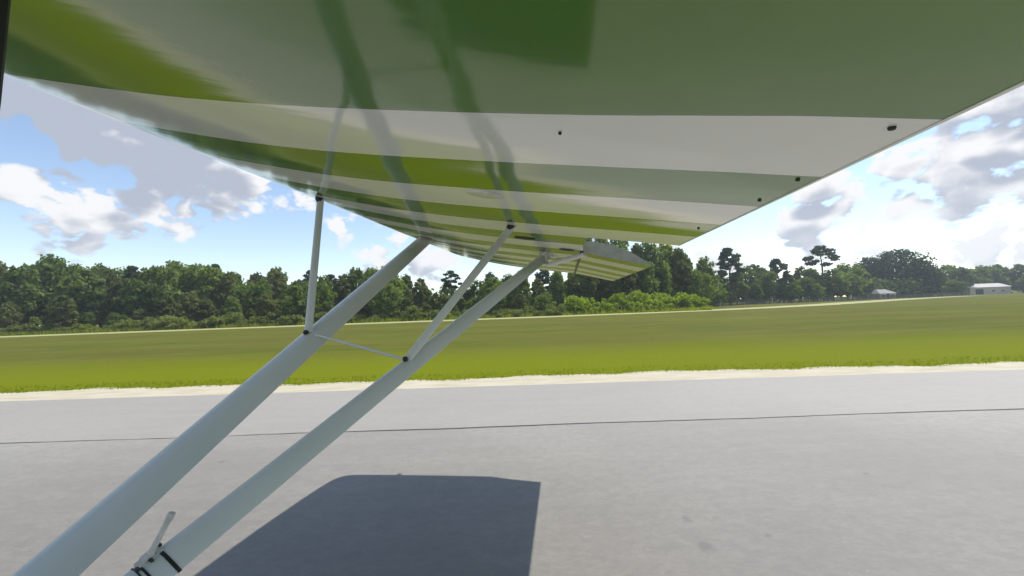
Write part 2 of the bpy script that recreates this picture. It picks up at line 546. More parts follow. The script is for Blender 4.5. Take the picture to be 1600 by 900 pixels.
# ------------------------------------------------------------------ the airplane
SP = Vector((0.140, 1.0, 0.020))        # outboard along the span
CH = Vector((1.0, -0.20, 0.0))          # aft along the chord, level
def low(U):                              # height of the wing's lower skin above the eye line
    V = max(U, -0.85)                    # the skin runs straight into the nose
    return -0.035 * V ** 3 + 0.013 * V ** 2 - 0.162 * V + 0.29 + 0.262 * (V - U) + 0.03 * (V - U) ** 2
def smooth(a, b, x):
    t = min(1.0, max(0.0, (x - a) / (b - a))); return t * t * (3 - 2 * t)
def wp(U, S, h):
    q = S - 0.6                          # slack in the fabric of the inner nose panel
    h -= 0.020 * q * math.exp(-(q / 0.42) ** 2) * smooth(-0.2, -0.7, U)
    if 0.38 < S <= STRIPE0: h -= 0.0042 * ((S - 0.38) / 0.199) ** 2 * smooth(0.35, 0.05, U)      # fabric drawn down onto a rib
    elif STRIPE0 < S < 0.90: h -= 0.0042 * (1 - smooth(STRIPE0, 0.90, S)) * smooth(0.35, 0.05, U)
    return EYE + SP * S + CH * U + Vector((0, 0, h))
TE, HINGE, TIP, FIX, AIL = 0.482, 0.098, 4.20, 1.752, 2.288
LE0 = -1.235
def le(S):                               # leading edge in plan, rounded off at the tip
    if S < 2.95: return LE0
    t = min(1, (S - 2.95) / (TIP - 2.95))
    return LE0 + 0.035 * t ** 2 + 0.12 * (1 - math.sqrt(max(0, 1 - t ** 16)))
LOWN = [(0.0, 0.030), (0.001, 0.018), (0.0025, 0.0105), (0.005, 0.0055), (0.009, 0.0022), (0.016, 0.0005), (0.04, 0.0)]
UPN = [(0.0, 0.030), (0.004, 0.070), (0.012, 0.112), (0.03, 0.143), (0.06, 0.170), (0.12, 0.198), (0.2, 0.212), (0.32, 0.215),
       (0.45, 0.200), (0.58, 0.170), (0.7, 0.132), (0.82, 0.085), (0.92, 0.042), (1.0, 0.007)]
def interp(tab, r):
    for (a, va), (b, vb) in zip(tab, tab[1:]):
        if r <= b: return va + (vb - va) * (r - a) / (b - a)
    return tab[-1][1]
def sag(S): return 0.00035 * (1 - math.cos(2 * math.pi * (S - STRIPE0) / (STRIPE)))
def thick(S):
    t = max(0.0, (S - 3.3) / (TIP - 3.3)); return 1 - 0.72 * t ** 1.7
def section(S, Uend, extra=0.0):
    L = le(S); c = TE - L; ts = thick(S)
    lo_r = [x[0] for x in LOWN] + [0.1, 0.14, 0.19, 0.25, 0.31, 0.37, 0.43, 0.49, 0.55, 0.61, 0.67, 0.73, 0.79, 0.85, 0.9, 0.95, 1.0]
    up_r = [x[0] for x in UPN[1:]]
    rend = (Uend - L) / c
    pts = []
    lows = [r for r in lo_r if r < rend - 1e-4] + [rend]
    lows = [rend * r / lows[-1] if False else r for r in lows]
    while len(lows) < 24: lows.insert(-1, (lows[-2] + lows[-1]) / 2)
    ups = [r for r in up_r if r < rend - 1e-4] + [rend]
    while len(ups) < 14: ups.insert(-1, (ups[-2] + ups[-1]) / 2)
    for r in reversed(lows):
        U = L + r * c
        pts.append(wp(U, S, low(U) + (interp(LOWN, r) if r < 0.04 else 0.0) * ts - (sag(S) if 0.06 < r < 0.98 else 0)))
    for r in ups:
        U = L + r * c
        pts.append(wp(U, S, low(U) + interp(UPN, r) * ts))
    return pts


def stations(a, b, step):
    n = max(2, int(round((b - a) / step)) + 1)
    return [a + (b - a) * i / (n - 1) for i in range(n)]


def span_attr(me):
    at = me.attributes.new('span', 'FLOAT', 'POINT')
    # S from world xy:  p - eye = SP*S + CH*U
    det = SP.x * CH.y - SP.y * CH.x
    for i, v in enumerate(me.vertices):
        x, y = v.co.x - EYE.x, v.co.y - EYE.y
        at.data[i].value = (x * CH.y - y * CH.x) / det


plane = empty('airplane', (-1.04, 0.3, 0.0))
plane_inv = Matrix.Translation((1.04, -0.3, 0))
def part(o, parent=None):
    """parent a world-space mesh without moving it"""
    o.parent = parent or plane
    o.matrix_parent_inverse = plane_inv.copy() if o.parent == plane else Matrix.Identity(4)
    return o
tag(plane, 'light airplane seen from its cabin: green and white striped wing on pale struts', 'airplane')

V1, F1 = loft([section(s, TE) for s in sorted(stations(-0.35, STRIPE0, 0.02) + stations(STRIPE0 + 0.02, FIX, STRIPE / 9))])
V2, F2 = loft([section(s, HINGE) for s in stations(FIX + 0.0015, 3.0, STRIPE / 6)] + [section(s, HINGE) for s in stations(3.05, TIP - 0.10, 0.05) + [TIP - 0.07, TIP - 0.045, TIP - 0.025, TIP - 0.01, TIP]])
k = len(V1)
me = mesh_from('wing', V1 + V2, F1 + [tuple(i + k for i in f) for f in F2], M['wing'], True, 30)
span_attr(me)
wing = part(obj('wing', me))
wing['label'] = 'glossy wing underside in broad green and white stripes'

# thin strips for the hinge-gap shade and the trailing-edge highlight
def strip(name, a, b, w, d, mat, parent):
    a = Vector(a); b = Vector(b); ax, u, v = frame(b - a)
    rings = [[p + u * w * sx + v * d * sz for sx, sz in ((-1, -1), (1, -1), (1, 1), (-1, 1))] for p in (a, b)]
    VV, FF = loft(rings)
    return part(obj(name, mesh_from(name, VV, FF, mat)), parent)
# aileron: deflected down about its hinge
def ail_ring(S, grow=0.0):
    cut = 0.105 * max(0.0, (S - 3.9) / (TIP - 3.9)) if S > 3.9 else 0.0   # outer corner trimmed towards the trailing edge
    hh = low(HINGE) - 0.004; ts = 1 - 0.35 * max(0, (S - 3.3) / (TIP - 3.3)); pts = []
    for r in (1, 0.8, 0.6, 0.4, 0.2, 0.0):
        U = HINGE + 0.012 + (TE - HINGE - 0.012) * r
        pts.append(wp(U, S - cut * r ** 0.8, hh + (0.165 - hh) * r))
    for r, t in ((0, 0.058), (0.04, 0.068), (0.12, 0.076), (0.3, 0.080), (0.5, 0.076), (0.7, 0.062), (0.88, 0.033), (1.0, 0.007)):
        U = HINGE + 0.012 + (TE - HINGE - 0.012) * r
        pts.append(wp(U, S - cut * r ** 0.8, hh + (0.165 - hh) * r + t * ts))
    return pts
V, F = loft([ail_ring(s) for s in stations(AIL, TIP - 0.005, STRIPE / 4)], caps=False)
V = [Vector(v) for v in V]
n = 14; k = len(V) - n
F.append(tuple(range(k, k + n)))
me = mesh_from('aileron', V, F, M['wing'], True, 30)
span_attr(me)
ail = part(obj('aileron', me)); ail['label'] = 'striped aileron hanging slightly down at the trailing edge'
ring = ail_ring(AIL); ring2 = ail_ring(AIL - 0.006)
V, F = loft([ring2, ring], caps=True)
part(obj('end_rib', mesh_from('end_rib', V, F, M['bare'])), ail)
strip('hinge_gap_shade', wp(HINGE + 0.006, AIL, low(HINGE) + 0.002), wp(HINGE + 0.006, TIP - 0.01, low(HINGE) + 0.002), 0.012, 0.006, M['dark'], ail)  # black strip stands in for the shade inside the open hinge gap
strip('trailing_edge_highlight', wp(TE + 0.003, -0.35, low(TE) + 0.004), wp(TE + 0.003, FIX, low(TE) + 0.004), 0.004, 0.005, M['cover'], wing)  # pale strip paints the sunlit rim along the trailing edge

def on_wing(U, S, drop):
    p = wp(U, S, low(U) - sag(S) - drop)
    t1 = (wp(U + .01, S, low(U + .01)) - wp(U - .01, S, low(U - .01))).normalized()
    nrm = t1.cross(SP.normalized()).normalized()
    if nrm.z > 0: nrm = -nrm
    return p, t1, nrm.cross(t1).normalized(), nrm

def disc(name, U, S, ru, rs, mat, parent, drop=0.002, th=0.003, seg=20):
    p, t1, t2, nrm = on_wing(U, S, 0.0)
    rings = []
    for (k, off) in ((1.0, -0.002), (1.0, drop), (0.86, drop + th * 0.5)):
        rings.append([p + nrm * off + t1 * (math.cos(a) * ru * k) + t2 * (math.sin(a) * rs * k) for a in [2 * math.pi * i / seg for i in range(seg)]])
    VV, FF = loft(rings)
    return part(obj(name, mesh_from(name, VV, FF, mat, True, 40)), parent)

for (U, S, r) in ((0.002, 0.644, 0.003), (0.445, 0.605, 0.0046), (0.452, 0.833, 0.004), (0.455, 0.989, 0.004), (0.44, 1.36, 0.004)):
    disc('drain_hole', U, S, r, r, M['hole'], wing)
disc('inspection_cover', -0.224, 1.10, 0.062, 0.05, M['cover'], wing, 0.001, 0.002)
disc('inspection_cover', -0.10, 2.62, 0.06, 0.05, M['cover'], wing, 0.012, 0.004)
disc('inspection_hole', -0.195, 1.93, 0.055, 0.04, M['hole'], wing, 0.003, 0.002)
disc('inspection_hole', 0.015, 2.23, 0.045, 0.035, M['hole'], wing, 0.003, 0.002)

nl = wp(-0.677, TIP + 0.01, low(-0.677) + 0.05)
part(tube('navigation_light', [nl - SP * 0.06, nl + SP * 0.0, nl + SP * 0.03, nl + SP * 0.045], [0.022, 0.022, 0.017, 0.006], M['cover'], None, 12), wing)

# lift struts: streamlined tubes meeting low on the fuselage
SECT = [(-0.36, 0.0), (-0.345, 0.16), (-0.30, 0.30), (-0.2, 0.44), (-0.05, 0.5), (0.12, 0.47), (0.3, 0.35), (0.47, 0.2), (0.6, 0.07), (0.64, 0.0)]
SECT = SECT + [(x, -y) for x, y in reversed(SECT[1:-1])]
CH3 = Vector((1.0, -0.2, -0.19)).normalized()
def strut_frame(A, B):
    a = (B - A).normalized()
    e1 = (CH3 - a * CH3.dot(a)).normalized()
    return a, e1, a.cross(e1).normalized()
def strut_ring(p, e1, e2, c, t):
    return [p + e1 * (x * c) + e2 * (y * t) for x, y in SECT]
def strut(name, A, B, c, t, mat, parent=None, ends=1.0):
    A = Vector(A); B = Vector(B)
    _, e1, e2 = strut_frame(A, B)
    L = (B - A).length
    rings = []
    for f in (0, 0.03, 0.06, 0.2, 0.4, 0.6, 0.8, 0.94, 0.97, 1.0):
        k = 1.0 - (1 - ends) * max(0, 1 - min(f, 1 - f) / 0.05)
        rings.append(strut_ring(A.lerp(B, f), e1, e2, c * k, t * k))
    V, F = loft(rings)
    o = obj(name, mesh_from(name, V, F, mat, True, 40))
    return part(o, parent)

FA, FB = Vector((-0.640, 2.86, 2.051)), Vector((-1.054, 0.30, 0.742))
RA, RB = Vector((0.235, 2.675, 1.859)), Vector((-1.026, 0.30, 0.759))
front_strut = strut('lift_strut', FA, FB, 0.120, 0.050, M['strut'])
front_strut['label'] = 'wider front lift strut'
rear_strut = strut('lift_strut', RA, RB, 0.082, 0.040, M['strut'])
rear_strut['label'] = 'slimmer rear lift strut'

def along(A, B, y): return A.lerp(B, (y - A.y) / (B.y - A.y))
JF0 = along(FA, FB, 1.60) + Vector((-0.012, 0, 0.022))
JF1 = wp(-1.135, 1.60, low(-1.135) + 0.004)
JR0 = along(RA, RB, 1.47) + Vector((-0.008, 0, 0.020))
JR1 = wp(-0.214, 1.60, low(-0.214) + 0.004)
strut('jury_strut', JF1, JF0, 0.036, 0.018, M['strut'])
strut('jury_strut', JR1, JR0, 0.034, 0.017, M['strut'])
tube('jury_link', [JF0 + Vector((0.01, 0, 0)), JR0], [0.0055, 0.0055], M['strut'], None, 10)
part(bpy.data.objects['jury_link'])
for (p, q, r) in ((JF1, JF0, 0.017), (JR1, JR0, 0.014)):
    d = (q - p).normalized()
    part(tube('end_fitting', [p - d * 0.01, p + d * 0.012, p + d * 0.03], [r * 1.25, r * 1.2, r * 0.8], M['dark'], None, 12))
for (p, e) in ((JF0, 0.010), (JR0, 0.010)):
    d = Vector((0.15, -1, 0.25)).normalized()
    part(tube('bolt', [p - d * 0.02, p + d * 0.022, p + d * 0.026], [e, e, e * 0.6], M['dark'], None, 10))
# strut attachment fittings under the wing
for (A, B, w) in ((FA, FB, 0.030), (RA, RB, 0.026)):
    a = (B - A).normalized()
    part(tube('strut_fitting', [A - a * 0.02, A + a * 0.04, A + a * 0.07], [w, w * 0.95, w * 0.6], M['steel'], None, 12))
part(tube('lower_fitting', [FB + Vector((0.03, -0.12, -0.03)), FB + Vector((0.012, 0.0, 0.01)), FB + Vector((0.006, 0.05, 0.03))], [0.03, 0.03, 0.02], M['steel'], None, 12))
# flat aileron bracket running forward from the hinge
b0 = wp(HINGE + 0.015, 2.30, low(HINGE) - 0.012); b1 = wp(-0.115, 2.52, low(-0.1) - 0.075)
strut('aileron_bracket', b0, b1, 0.05, 0.016, M['strut'], ail)
part(tube('bracket_post', [b1 + Vector((0, 0, -0.008)), wp(-0.12, 2.54, low(-0.12) + 0.01)], [0.011, 0.011], M['strut'], None, 10), ail)

# cabin side the camera looks out of: door post, sill panel, roof edge
post = []
for (z, x, w) in ((2.35, -0.420, 0.05), (1.80, -0.434, 0.05), (1.70, -0.440, 0.05), (1.60, -0.450, 0.045), (1.45, -0.470, 0.04), (1.1, -0.54, 0.04), (0.95, -0.57, 0.04)):
    post.append([Vector((x - w, 0.29, z)), Vector((x - 0.006, 0.29, z)), Vector((x, 0.296, z)), Vector((x, 0.324, z)), Vector((x - 0.006, 0.33, z)), Vector((x - w, 0.33, z))])
V, F = loft(post)
part(obj('door_post', mesh_from('door_post', V, F, M['trim'], True, 40)))
bm = bmesh.new()
side = [(-2.3, 0.62), (-1.9, 0.50), (1.2, 0.42), (2.2, 0.55), (2.2, 0.95), (1.2, 0.98), (-0.6, 0.98), (-1.9, 1.02), (-2.3, 0.95)]
r1 = [Vector((x, 0.30, z)) for x, z in side]; r0 = [Vector((x, 0.02, z)) for x, z in side]
V, F = loft([r0, r1])
bm.free()
part(obj('fuselage_side', mesh_from('fuselage_side', V, F, M['strut'])))

# ---- short probe strapped to the rear strut
mp = along(RA, RB, 0.815)
ax, e1, e2 = strut_frame(RA, RB)
if e2.z < 0: e2 = -e2
top = mp - e1 * 0.012 + e2 * 0.021
probe = empty('strut_probe', top)
pin = Matrix.Translation(-top)
def ppart(o):
    o.parent = probe; o.matrix_parent_inverse = pin.copy(); return o
tag(probe, 'short off-white rod with blunt tip strapped onto the rear strut', 'probe')
rod_dir = Vector((0.045, 0.02, 0.105)).normalized()
ppart(tube('rod', [top + rod_dir * 0.002, top + rod_dir * 0.022, top + rod_dir * 0.074], [0.0068, 0.0056, 0.0052], M['plastic']))
ppart(tube('tip', [top + rod_dir * 0.066, top + rod_dir * 0.075, top + rod_dir * 0.084, top + rod_dir * 0.089, top + rod_dir * 0.0905], [0.0050, 0.0066, 0.0074, 0.0066, 0.003], M['plastic']))
bm = bmesh.new()
for (u0, u1, v0, v1, w0, w1) in ((-0.024, 0.020, -0.011, 0.011, -0.006, 0.002), (-0.010, 0.010, -0.008, 0.008, 0.002, 0.010)):
    vs = [bm.verts.new(top + ax * a + e1 * b + e2 * c) for a in (u0, u1) for b in (v0, v1) for c in (w0, w1)]
    for f in ((0, 1, 3, 2), (4, 6, 7, 5), (0, 4, 5, 1), (2, 3, 7, 6), (0, 2, 6, 4), (1, 5, 7, 3)):
        bm.faces.new([vs[i] for i in f])
bmesh.ops.bevel(bm, geom=list(bm.edges), offset=0.0015, segments=2, affect='EDGES')
ppart(bm_obj('clamp_base', bm, M['plastic'], None, True))
for (off, wid, lean) in ((-0.018, 0.0032, 0.0), (0.016, 0.0020, 0.0), (0.024, 0.0012, 0.0)):
    rings = []
    for q in (-wid, wid):
        rings.append([p for p in strut_ring(mp + ax * (off + q), e1, e2, 0.0855, 0.0435)])
    rings2 = [strut_ring(mp + ax * (off + q), e1, e2, 0.0815, 0.0395) for q in (wid, -wid)]
    V, F = loft(rings + rings2 + [rings[0]], caps=False)
    ppart(obj('strap', mesh_from('strap', V, F, M['dark'], True, 40)))
for (u, v) in ((-0.024, -0.009), (0.021, 0.009), (0.0, 0.012)):
    p = top + ax * u + e1 * v
    ppart(tube('strap_buckle', [p - e1 * 0.005 + e2 * 0.001, p + e1 * 0.005 + e2 * 0.004], [0.0035, 0.0035], M['dark'], None, 8))

# ------------------------------------------------------------------ trees and shrubs
nr = np.random.default_rng(11)


def leaf_mesh(name, clumps, mat, size, n_total, flat=0.0):
    """many leaf-spray faces spread through a set of ellipsoid clumps"""
    vol = np.array([c[3] * c[4] * c[5] for c in clumps]) ** 0.67
    cnt = np.maximum(6, (n_total * vol / vol.sum()).astype(int))
    P = []; N = []
    for (x, y, z, rx, ry, rz), m in zip(clumps, cnt):
        d = nr.normal(size=(m, 3)); d /= np.linalg.norm(d, axis=1)[:, None]
        r = nr.random(m) ** 0.45
        lump = 1 + 0.22 * np.sin(d[:, 0] * 5 + x * 3) * np.sin(d[:, 1] * 6 + y * 2) + 0.15 * np.sin(d[:, 2] * 7 + z)
        p = d * (r * lump)[:, None] * np.array([rx, ry, rz]) + np.array([x, y, z])
        P.append(p); N.append(d)
    P = np.concatenate(P); N = np.concatenate(N)
    m = len(P)
    nn = N * 0.7 + nr.normal(size=(m, 3)) * 0.55 + np.array([0, 0, 0.25])
    nn /= np.linalg.norm(nn, axis=1)[:, None]
    t = np.cross(nn, nr.normal(size=(m, 3))); t /= np.linalg.norm(t, axis=1)[:, None]
    b = np.cross(nn, t)
    s = size * nr.uniform(0.55, 1.35, m)[:, None]
    asp = nr.uniform(0.45, 0.9, m)[:, None]
    V = np.stack([P - t * s - b * s * asp * 0.3, P + b * s * asp * -0.9 + t * s * 0.2, P + t * s + b * s * asp * 0.25, P + b * s * asp + t * s * -0.15], 1).reshape(-1, 3)
    me = bpy.data.meshes.new(name)
    me.vertices.add(4 * m); me.vertices.foreach_set('co', V.ravel())
    me.loops.add(4 * m); me.loops.foreach_set('vertex_index', np.arange(4 * m, dtype=np.int32))
    me.polygons.add(m); me.polygons.foreach_set('loop_start', np.arange(0, 4 * m, 4, dtype=np.int32))
    try: me.polygons.foreach_set('loop_total', np.full(m, 4, dtype=np.int32))
    except Exception: pass
    me.materials.append(mat); me.update(); me.validate()
    return me


def limb_mesh(name, limbs, mat, seg=7):
    V = []; F = []
    for pts, rads in limbs:
        rings = []
        for i, p in enumerate(pts):
            p = Vector(p)
            d = Vector(pts[min(i + 1, len(pts) - 1)]) - Vector(pts[max(i - 1, 0)])
            _, u, v = frame(d)
            rings.append([p + (u * math.cos(2 * math.pi * k / seg) + v * math.sin(2 * math.pi * k / seg)) * rads[i] for k in range(seg)])
        v, f = loft(rings); k = len(V); V += v; F += [tuple(i + k for i in q) for q in f]
    return mesh_from(name, V, F, mat, True, 60)


def broad_proto(i, height, width, base, leaf, n=2600, size=0.30, nclump=34):
    """unit broadleaf tree: trunk + crown meshes, height metres tall"""
    rg = random.Random(100 + i)
    clumps = []; limbs = []
    bend = [(rg.uniform(-0.4, 0.4), rg.uniform(-0.4, 0.4)) for _ in range(5)]
    tr = [(0, 0, -0.2)] + [(bend[k][0] * (k + 1) / 4, bend[k][1] * (k + 1) / 4, height * 0.85 * (k + 1) / 5) for k in range(5)]
    limbs.append((tr, [0.022 * height, 0.017 * height, 0.014 * height, 0.010 * height, 0.007 * height, 0.003 * height]))
    for c in range(nclump):
        f = (c + 0.5) / nclump
        z = height * (base + (0.97 - base) * f)
        env = math.sin(math.pi * min(1, max(0, (f * 0.82 + 0.14)))) ** 0.7
        a = c * 2.399 + rg.uniform(-0.5, 0.5)
        rad = width * env * rg.uniform(0.35, 0.92)
        x, y = math.cos(a) * rad, math.sin(a) * rad
        r = width * rg.uniform(0.22, 0.40) * (0.75 if f > 0.85 else 1)
        clumps.append((x, y, z, r, r, r * rg.uniform(0.6, 0.95)))
        if c % 2 == 0:
            z0 = min(z * 0.8, height * 0.75)
            limbs.append(([(0, 0, z0 * 0.85), (x * 0.5, y * 0.5, z0 * 0.85 + (z - z0 * 0.85) * 0.55), (x, y, z)], [0.008 * height, 0.005 * height, 0.002 * height]))
    return (limb_mesh('trunk', limbs, M['bark']), leaf_mesh('crown', clumps, leaf, size, n))


def pine_proto(i, height, width, base, n=1500, nclump=22, size=0.28):
    rg = random.Random(300 + i)
    clumps = []; limbs = []
    tr = [(0, 0, -0.2), (0.1, 0.05, height * 0.3), (-0.1, 0.1, height * 0.6), (0.05, 0, height * 0.8), (0, 0, height * 0.98)]
    limbs.append((tr, [0.018 * height, 0.015 * height, 0.012 * height, 0.008 * height, 0.003 * height]))
    for c in range(nclump):
        f = c / (nclump - 1)
        z = height * (base + (0.985 - base) * f)
        a = c * 2.399 + rg.uniform(-0.7, 0.7)
        env = (1 - 0.55 * f) * (0.5 + 0.5 * min(1, f * 4))
        rad = width * env * rg.uniform(0.45, 1.0)
        if f > 0.93: rad *= 0.25
        x, y = math.cos(a) * rad, math.sin(a) * rad
        r = width * rg.uniform(0.20, 0.36)
        clumps.append((x, y, z, r, r, r * 0.42))
        limbs.append(([(0, 0, z - rad * 0.25), (x * 0.6, y * 0.6, z - rad * 0.1), (x, y, z)], [0.005 * height, 0.0035 * height, 0.001 * height]))
    return (limb_mesh('trunk', limbs, M['bark']), leaf_mesh('crown', clumps, M['leaf_p'], size, n))


def shrub_proto(i, h, w, leaf, n=900, size=0.16, nclump=11, rr=(0.28, 0.42)):
    rg = random.Random(500 + i)
    clumps = []; limbs = []
    for c in range(nclump):
        a = c * 2.399; f = rg.random()
        rad = w * math.sqrt((c + 0.3) / nclump) * 0.8
        z = h * (0.22 + 0.55 * f * (1 - 0.45 * rad / w))
        r = w * rg.uniform(*rr)
        x, y = math.cos(a) * rad, math.sin(a) * rad
        clumps.append((x, y, z, r, r, min(z * 0.95, r * rg.uniform(0.7, 1.1))))
        limbs.append(([(x * 0.15, y * 0.15, -0.05), (x * 0.6, y * 0.6, z * 0.5), (x, y, z)], [0.03, 0.02, 0.008]))
    return (limb_mesh('stem', limbs, M['bark'], 5), leaf_mesh('foliage', clumps, leaf, size, n))


BROAD = [broad_proto(0, 10, 3.3, 0.22, M['leaf_a']), broad_proto(1, 10, 2.7, 0.28, M['leaf_b']), broad_proto(2, 10, 3.8, 0.18, M['leaf_a'], 3000),
         broad_proto(3, 10, 2.5, 0.12, M['leaf_b']), broad_proto(4, 10, 3.0, 0.30, M['leaf_a'])]
OAK = broad_proto(9, 10, 5.6, 0.06, M['leaf_p'], 7000, 0.27, 70)
PINE = [pine_proto(0, 10, 2.1, 0.52), pine_proto(1, 10, 2.5, 0.42, 2200, 30), pine_proto(2, 10, 2.4, 0.66, 900, 15)]
SHRUB = [shrub_proto(0, 2.6, 1.9, M['leaf_s']), shrub_proto(1, 2.2, 1.6, M['leaf_s']), shrub_proto(2, 3.0, 1.6, M['leaf_s'])]
BRIGHT = [shrub_proto(10, 3.4, 2.0, M['leaf_bright'], 1300, 0.15, 16, (0.20, 0.34)), shrub_proto(11, 2.7, 1.6, M['leaf_bright'], 1000, 0.14, 12, (0.22, 0.36)), shrub_proto(12, 3.6, 1.5, M['leaf_bright'], 1000, 0.14, 13, (0.22, 0.36))]


def plant(name, proto, x, y, sc, names, label, cat, group=None, rz=None, sxy=1.0):
    e = empty(name, (x, y, 0))
    e.rotation_euler.z = rng.uniform(0, 6.28) if rz is None else rz
    e.scale = (sc * sxy, sc * sxy, sc)
    for me, nm in zip(proto, names):
        o = bpy.data.objects.new(nm, me); COL.objects.link(o); o.parent = e
    return tag(e, label, cat, group)


def horizon_y(px): return 482.0 - 0.03667 * (px - 800)
def spot(px, depth):
    """ground point seen at picture column px (of 1600) and this many metres out"""
    return ((px - 800) / 600 * depth * 1.0014 + 0.0, depth)
TN = ('trunk', 'crown')
SN = ('stem', 'foliage')


def tree_at(px, top, depth, proto, label, group=None, name='broadleaf_tree', sxy=1.0):
    x, y = spot(px, depth)
    h = 1.5 + (horizon_y(px) - top) / 600 * depth
    plant(name, proto, x, y, h / 10.0, TN, label, 'tree', group, None, sxy)
    return h


# skyline of the wood, read as (column, top) pairs
SKY = [(-120, 405), (0, 412), (50, 407), (100, 404), (150, 410), (200, 415), (240, 412), (275, 406), (310, 412), (335, 420), (370, 413), (400, 424), (430, 420), (455, 424),
       (500, 432), (550, 420), (600, 413), (640, 428), (665, 436), (690, 446), (720, 446), (745, 440), (770, 424), (800, 430), (850, 424), (900, 420), (960, 400), (1000, 388),
       (1030, 386), (1060, 388), (1090, 400), (1112, 416)]
def sky_top(px):
    for (a, ta), (b, tb) in zip(SKY, SKY[1:]):
        if px <= b: return ta + (tb - ta) * (px - a) / (b - a)
    return SKY[-1][1]

def ordinal(n):
    w = ('first', 'second', 'third', 'fourth', 'fifth', 'sixth', 'seventh', 'eighth', 'ninth', 'tenth', 'eleventh', 'twelfth')
    return w[n - 1] if n <= 12 else '%d%s' % (n, {1: 'st', 2: 'nd', 3: 'rd'}.get(n % 10 if n not in (11, 12, 13) else 0, 'th'))
ZONES = [(-999, 0, 'standing just past the left border of view'), (0, 475, 'in wood left of the front jury strut'), (475, 660, 'in wood between front jury and lift struts'),
         (660, 840, 'in wood between the two lift strut tops'), (840, 1120, 'in tall wood behind bright shrubs')]
COUNT = {}
def zone_label(px, row):
    for a, b, txt in ZONES:
        if a <= px < b: break
    n = COUNT[(a, row)] = COUNT.get((a, row), 0) + 1
    return '%s tree, %s from the left, %s' % (row, ordinal(n), txt), 'wood trees, ' + row


# front row, back row, then the low trees at the foot of the wood
px = -60
while px < 1112:
    lab, gp = zone_label(px, 'front row')
    d = rng.uniform(75, 84)
    lift = rng.choice((-4, 0, 4, 9, 15, 22))
    tree_at(px, sky_top(px) + lift, d, rng.choice(BROAD), lab, gp, sxy=rng.uniform(0.72, 1.0))
    px += rng.uniform(19, 31)
px = -50
while px < 1105:
    lab, gp = zone_label(px, 'back row')
    d = rng.uniform(88, 100)
    tree_at(px, sky_top(px) + rng.choice((-6, -2, 2, 6, 12)), d, rng.choice(BROAD + [PINE[1]]), lab, gp, sxy=rng.uniform(0.7, 0.95))
    px += rng.uniform(22, 36)
px = -60
while px < 880:
    lab, gp = zone_label(px, 'low fringe')
    d = rng.uniform(70, 74)
    top = 472 + rng.uniform(-26, 14) - 0.03667 * (px - 400)
    tree_at(px, top, d, rng.choice(BROAD), lab, gp, 'young_tree', sxy=rng.uniform(1.0, 1.5))
    px += rng.uniform(26, 46)
tree_at(705, 424, 78, PINE[2], 'thin lone pine poking above the dip in the wood', None, 'pine_tree')
for n, (px, top, d) in enumerate(((918, 369, 91), (942, 366, 93), (966, 369, 90), (996, 379, 86), (1020, 377, 84), (1042, 380, 87), (1064, 388, 85))):
    tree_at(px, top, d, BROAD[n % 5], '%s tallest broadleaf tree from the left right behind the aileron' % ordinal(n + 1), 'tall trees behind the aileron', sxy=0.8)
tree_at(1000, 398, 100, PINE[1], 'dark pine rising right of the aileron', None, 'pine_tree')
tree_at(1062, 390, 98, PINE[1], 'dark pine at the right end of the tall trees behind the bright shrubs', None, 'pine_tree')

# right-hand trees, farther off
tree_at(1140, 388, 118, PINE[1], 'tall layered pine just right of the pale pole', None, 'pine_tree', 0.95)
tree_at(1285, 385, 140, PINE[2], 'tallest open crowned pine standing clear above its neighbours', None, 'pine_tree', 1.25)
tree_at(1215, 405, 130, PINE[1], 'dark rounded pine between two taller pines', None, 'pine_tree', 1.0)
tree_at(1402, 391, 168, OAK, 'largest spreading oak on the right above the grey roofed house', None, 'oak_tree', 0.95)
tree_at(1362, 402, 172, OAK, 'broad oak on the left shoulder of the largest oak', None, 'oak_tree', 0.75)
tree_at(1440, 408, 166, OAK, 'dark round oak on the right shoulder of the largest oak', None, 'oak_tree', 0.75)
G4 = 'far trees left of the largest oak'; G5 = 'far trees right of the largest oak'
n = 0
for px, top, d, w in sorted(((1106, 420, 122, 1), (1122, 428, 128, 1), (1150, 425, 125, 1), (1165, 416, 132, 1), (1182, 412, 138, 1), (1200, 425, 128, 1.1), (1230, 424, 130, 1.1), (1250, 414, 140, 1),
                      (1268, 420, 136, 1.1), (1300, 420, 135, 1.2), (1322, 413, 146, 1.1), (1340, 412, 150, 1.1), (1238, 440, 124, 1.3), (1180, 442, 122, 1.2), (1312, 438, 132, 1.3), (1275, 444, 126, 1.2), (1140, 440, 119, 1.2), (1112, 438, 121, 1.3), (1158, 436, 123, 1.2), (1192, 418, 140, 1.2), (1222, 436, 127, 1.3), (1260, 432, 129, 1.3), (1292, 430, 133, 1.3), (1330, 426, 140, 1.3), (1352, 424, 150, 1.3))):
    n += 1
    tree_at(px, top + rng.uniform(-1, 2), d, rng.choice(BROAD), '%s broadleaf tree from the left in the far row before the largest oak' % ordinal(n), G4, sxy=w)
n = 0
for px, top, d, w in sorted(((1468, 424, 175, 1.2), (1485, 414, 190, 1.2), (1500, 416, 185, 1.3), (1520, 418, 195, 1.3), (1538, 416, 200, 1.2), (1556, 414, 205, 1.3), (1575, 417, 200, 1.4), (1595, 413, 196, 1.4),
                      (1490, 436, 165, 1.3), (1530, 434, 192, 1.3), (1560, 430, 196, 1.3), (1605, 428, 180, 1.6), (1630, 412, 190, 1.4))):
    n += 1
    tree_at(px, top + rng.uniform(-1, 2), d, rng.choice(BROAD), '%s dark tree to the right of the largest oak, behind the white building' % ordinal(n), G5, sxy=w)

